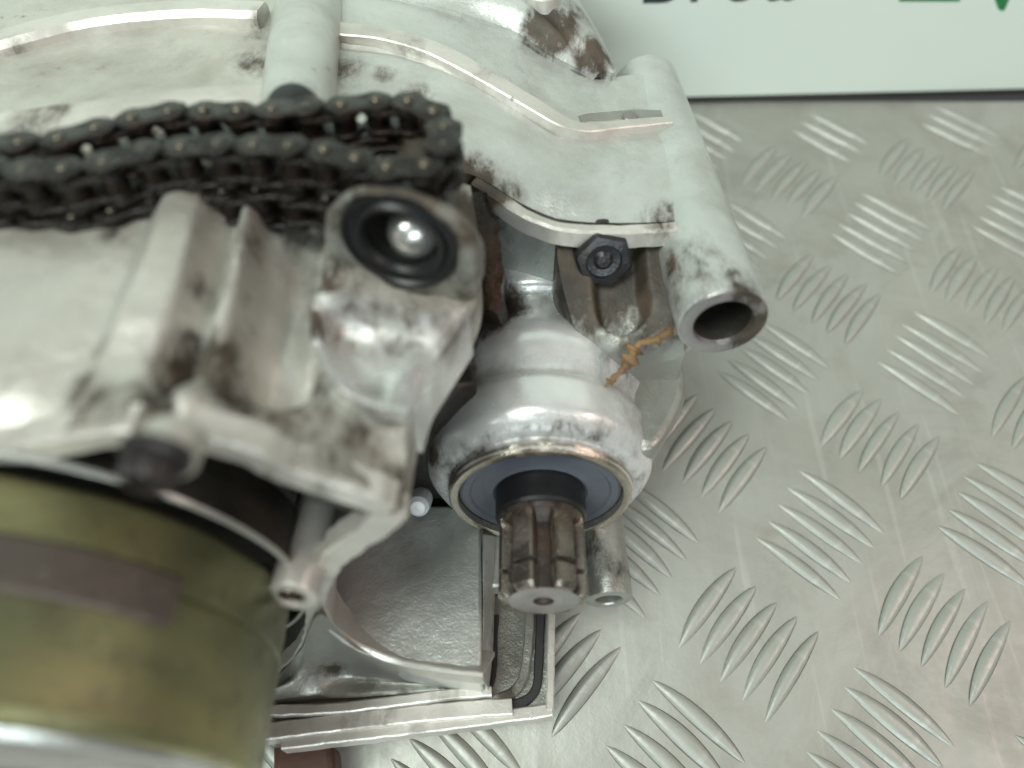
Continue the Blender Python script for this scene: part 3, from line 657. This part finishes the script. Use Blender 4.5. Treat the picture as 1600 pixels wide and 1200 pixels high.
# --- web and bolt between housing and mounting tube
rows = [P((868, 352, 47), (910, 354, 47), (950, 354, 47), (1000, 354, 47), (1070, 352, 47)),
        P((872, 410, 42), (915, 408, 42), (965, 408, 42), (1015, 408, 42), (1066, 408, 42)),
        P((885, 470, 36), (925, 472, 36), (970, 474, 36), (1020, 472, 37), (1064, 470, 39)),
        P((900, 520, 30), (935, 532, 30), (975, 540, 30), (1020, 530, 31), (1064, 515, 34)),
        P((905, 560, 22), (945, 575, 22), (985, 578, 22), (1030, 568, 23), (1070, 556, 26))]
loft('web', rows, M['cast_dull'], eng, 70, 60, skirt=22, feats=[(P((965, 380, 44), (968, 440, 39), (972, 478, 35)), 4.5, -5.5, 3.2)],
     spots=[S(940, 400, 43, 16, 1.0), S(1000, 380, 44, 13, 1.0), S(1045, 440, 40, 11, 1.15), S(1060, 400, 42, 8, .95), S(1015, 500, 34, 7, .6), S(985, 560, 31, 5, .7), S(950, 600, 27, 5, .6), S(1040, 520, 36, 5, .7), S(905, 450, 38, 7, .7), S(970, 420, 42, 12, .7)])  # grime, plus shade painted into the recess and beside the tube
b0 = at(941, 402, z=42.5)
def hex_bolt():
    ax = Vector((-.03, .96, -.28)).normalized(); u = ax.cross(Vector((0, 0, 1))).normalized(); v = u.cross(ax); V = []; F = []; n = 72
    prof = [(9, 7.6, 0), (6.0, 7.8, 0), (5.2, 7.4, 0), (4.8, 6.3, 1), (1.2, 6.3, 1), (.4, 5.6, .6), (.2, 4.0, 0), (1.2, 3.7, 0), (1.4, 2.2, 0), (.6, 1.4, 0), (.5, .01, 0)]
    for t, rr, hx_ in prof:
        for i in range(n):
            a = 2*math.pi*i/n; m = (a+.2) % R(60)-R(30); k = math.cos(R(30))/math.cos(m)*1.08 if hx_ else 1
            V.append(b0+ax*(t*1.1-3.5)+(u*math.cos(a)+v*math.sin(a))*rr*k*1.16)
    for k in range(len(prof)-1):
        for i in range(n): a, b = k*n+i, k*n+(i+1) % n; F.append((a, b, b+n, a+n))
    return link('bolt', V, F, M['black_steel'], eng, 30)
hex_bolt()
# orange sealant squeezed out of the joint
def goo():
    pts = [p for p in P((1056, 512, 37), (1030, 528, 35.5), (1000, 538, 34), (986, 560, 31.5), (968, 582, 29), (945, 603, 27))]
    Pn = cm(pts, 50); V = []; F = []
    for k, p in enumerate(Pn):
        d = (Pn[min(k+1, 49)]-Pn[max(k-1, 0)]).normalized(); s = d.cross(Vector((0, -.5, .86))).normalized(); u = s.cross(d)
        r = 1.35*(.5+1.1*abs(noise.noise(p*.8)))*(1 if 2 < k < 47 else .3)
        if 22 < k < 34: r *= 1.7
        for i in range(10):
            a = 2*math.pi*i/10; q = r*(1+.6*noise.noise(Vector((p.x*1.3, p.y*1.3, math.cos(a)*2+5))))
            V.append(p+s*math.cos(a)*q+u*math.sin(a)*q*.6)
    for k in range(49):
        for i in range(10): a, b = k*10+i, k*10+(i+1) % 10; F.append((a, b, b+10, a+10))
    F.append(tuple(range(10))); F.append(tuple(range(490, 500)))
    link('sealant_bead', V, F, M['goo'], eng, 60)
goo()
ribbon('gap_shade', P((744, 300, 56), (752, 340, 53), (760, 390, 49), (762, 440, 45), (750, 480, 42)), 6.5, 12, M['chain'], eng, w2=8, bevel=2.5, wob=1.6)  # dark strip standing in for the unlit gap left of the neck
# --- core of the engine behind everything
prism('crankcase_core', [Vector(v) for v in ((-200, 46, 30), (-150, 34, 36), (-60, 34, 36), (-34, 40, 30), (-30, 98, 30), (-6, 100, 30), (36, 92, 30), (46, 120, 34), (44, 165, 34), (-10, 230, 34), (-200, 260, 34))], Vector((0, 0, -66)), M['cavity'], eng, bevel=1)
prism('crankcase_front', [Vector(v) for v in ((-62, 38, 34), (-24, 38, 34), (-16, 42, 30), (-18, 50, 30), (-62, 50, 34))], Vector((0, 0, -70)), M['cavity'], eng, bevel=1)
# pale plastic bit and dark feet
lathe('plastic_plug', [(-2, .01), (-1.8, 2), (-.6, 3.0), (2, 3.3), (5, 3.3)], M['plastic'], eng, axis=(0, .8, -.6), origin=at(654, 790, z=-8), n=32)
prism('lower_bracket', [at(x, y, z=-50) for x, y in ((425, 1158), (520, 1160), (525, 1230), (425, 1230))], Vector((0, 0, -12)), M['copper'], eng, bevel=2)
lathe('round_knob', [(0, .01), (.4, 3), (1.4, 5), (3, 5.8), (9, 6)], M['rubber'], eng, axis=(0, .5, -.85), origin=at(450, 158, z=85), n=40)

# ================================================================ THE CHAIN (lies on the engine: its own thing)
chain = thing('timing_chain', 'greasy black timing chain folded double across the top of the engine', 'chain')
chain.location = OX*MM; chain.rotation_euler = (-TI, 0, 0)
CZ = 82.5
path_px = [(-330, 300), (-200, 270), (-80, 254), (20, 252), (110, 242), (180, 222), (250, 204), (330, 198), (420, 198), (520, 192), (600, 182), (652, 186), (686, 206), (697, 238), (688, 268), (654, 288), (600, 286), (520, 262), (420, 254), (330, 254), (250, 262), (180, 280), (90, 294), (0, 290), (-80, 300), (-200, 318), (-330, 345)]
dense = cm([at(x, y, z=CZ) for x, y in path_px], 1200)
PITCH = 6.6
joints = [dense[0]]
for p in dense:
    if (p-joints[-1]).length >= PITCH: joints.append(p)
def plate_mesh(name, w, waist, t):
    V = []; F = []; n = 40; o = []
    for k in range(n):
        a = 2*math.pi*k/n; x = math.cos(a); y = math.sin(a)
        X = (PITCH/2 if x > 0 else -PITCH/2)+x*w*.98 if abs(x) > .42 else x/.42*(PITCH/2+.42*w*.98)
        wy = w if abs(X) > PITCH/2 else waist+(w-waist)*(abs(X)/(PITCH/2))**1.8
        Y = math.copysign(wy, y)*(math.sqrt(max(0, 1-max(0, (abs(X)-PITCH/2)/(w*.98))**2)) if abs(X) > PITCH/2 else 1)
        o.append((X, Y))
    ts = ((-t/2, .94), (-t/2+.15, 1), (t/2-.25, 1), (t/2, .90))
    for z, s in ts:
        for X, Y in o:
            g = 1+.07*noise.noise(Vector((X*.6, Y*.6, t+w)))
            V.append((X*(1-(1-s)*.5)*MM*g, Y*s*MM*g, z*MM))
    for k in range(3):
        for i in range(n): a, b = k*n+i, k*n+(i+1) % n; F.append((a, b, b+n, a+n))
    F.append(tuple(range(n))[::-1]); F.append(tuple(range(3*n, 4*n)))
    me = bpy.data.meshes.new(name); me.from_pydata(V, [], F); me.materials.append(M['chain'])
    for p in me.polygons: p.use_smooth = True
    me.set_sharp_from_angle(angle=R(40)); return me
def pin_mesh(name, r, h, mat, dome=.5):
    V = []; F = []; n = 20
    for z, q in ((-h/2, r), (h/2-dome, r), (h/2-.15, r*.82), (h/2, r*.4)):
        for i in range(n): a = 2*math.pi*i/n; V.append((math.cos(a)*q*MM, math.sin(a)*q*MM, z*MM))
    for k in range(3):
        for i in range(n): a, b = k*n+i, k*n+(i+1) % n; F.append((a, b, b+n, a+n))
    F.append(tuple(range(n))[::-1]); F.append(tuple(range(3*n, 4*n)))
    me = bpy.data.meshes.new(name); me.from_pydata(V, [], F); me.materials.append(mat)
    for p in me.polygons: p.use_smooth = True
    me.set_sharp_from_angle(angle=R(50)); return me
outer, inner = plate_mesh('link_plate', 3.75, 2.9, 1.15), plate_mesh('link_plate', 3.65, 3.1, 1.15)
pin, roller = pin_mesh('pin', 1.25, 8.7, M['pin']), pin_mesh('roller', 2.5, 4.0, M['chain'], .2)
def put(name, me, loc, rz, tx=0):
    o = bpy.data.objects.new(name, me); COL.objects.link(o); o.parent = chain; o.location = loc*MM; o.rotation_euler = (tx, R(random.uniform(-2, 2)), rz); return o
low = [p+Vector((.6, -1.6, -8.4)) for p in dense[9:]]
joints2 = [low[0]]
for p in low:
    if (p-joints2[-1]).length >= PITCH: joints2.append(p)
for js in (joints, joints2):
  for k in range(len(js)-1):
    a, b = js[k], js[k+1]; m = (a+b)/2; rz = math.atan2(b.y-a.y, b.x-a.x); jz = random.uniform(-.25, .25)
    if js is joints2 and abs(m.x-hc.x) < 13 and m.y < 68: continue          # the lower course stops at the seal boss
    if k % 2:
        for dz in (-3.4, 3.4): put('link_plate', outer, m+Vector((0, 0, dz+jz)), rz)
    else:
        for dz in (-2.1, 2.1): put('link_plate', inner, m+Vector((0, 0, dz+jz)), rz)
for k, a in enumerate(joints+joints2):
    if k >= len(joints) and abs(a.x-hc.x) < 13 and a.y < 68: continue
    put('pin', pin, a, 0); put('roller', roller, a, 0)
print('links', len(joints))
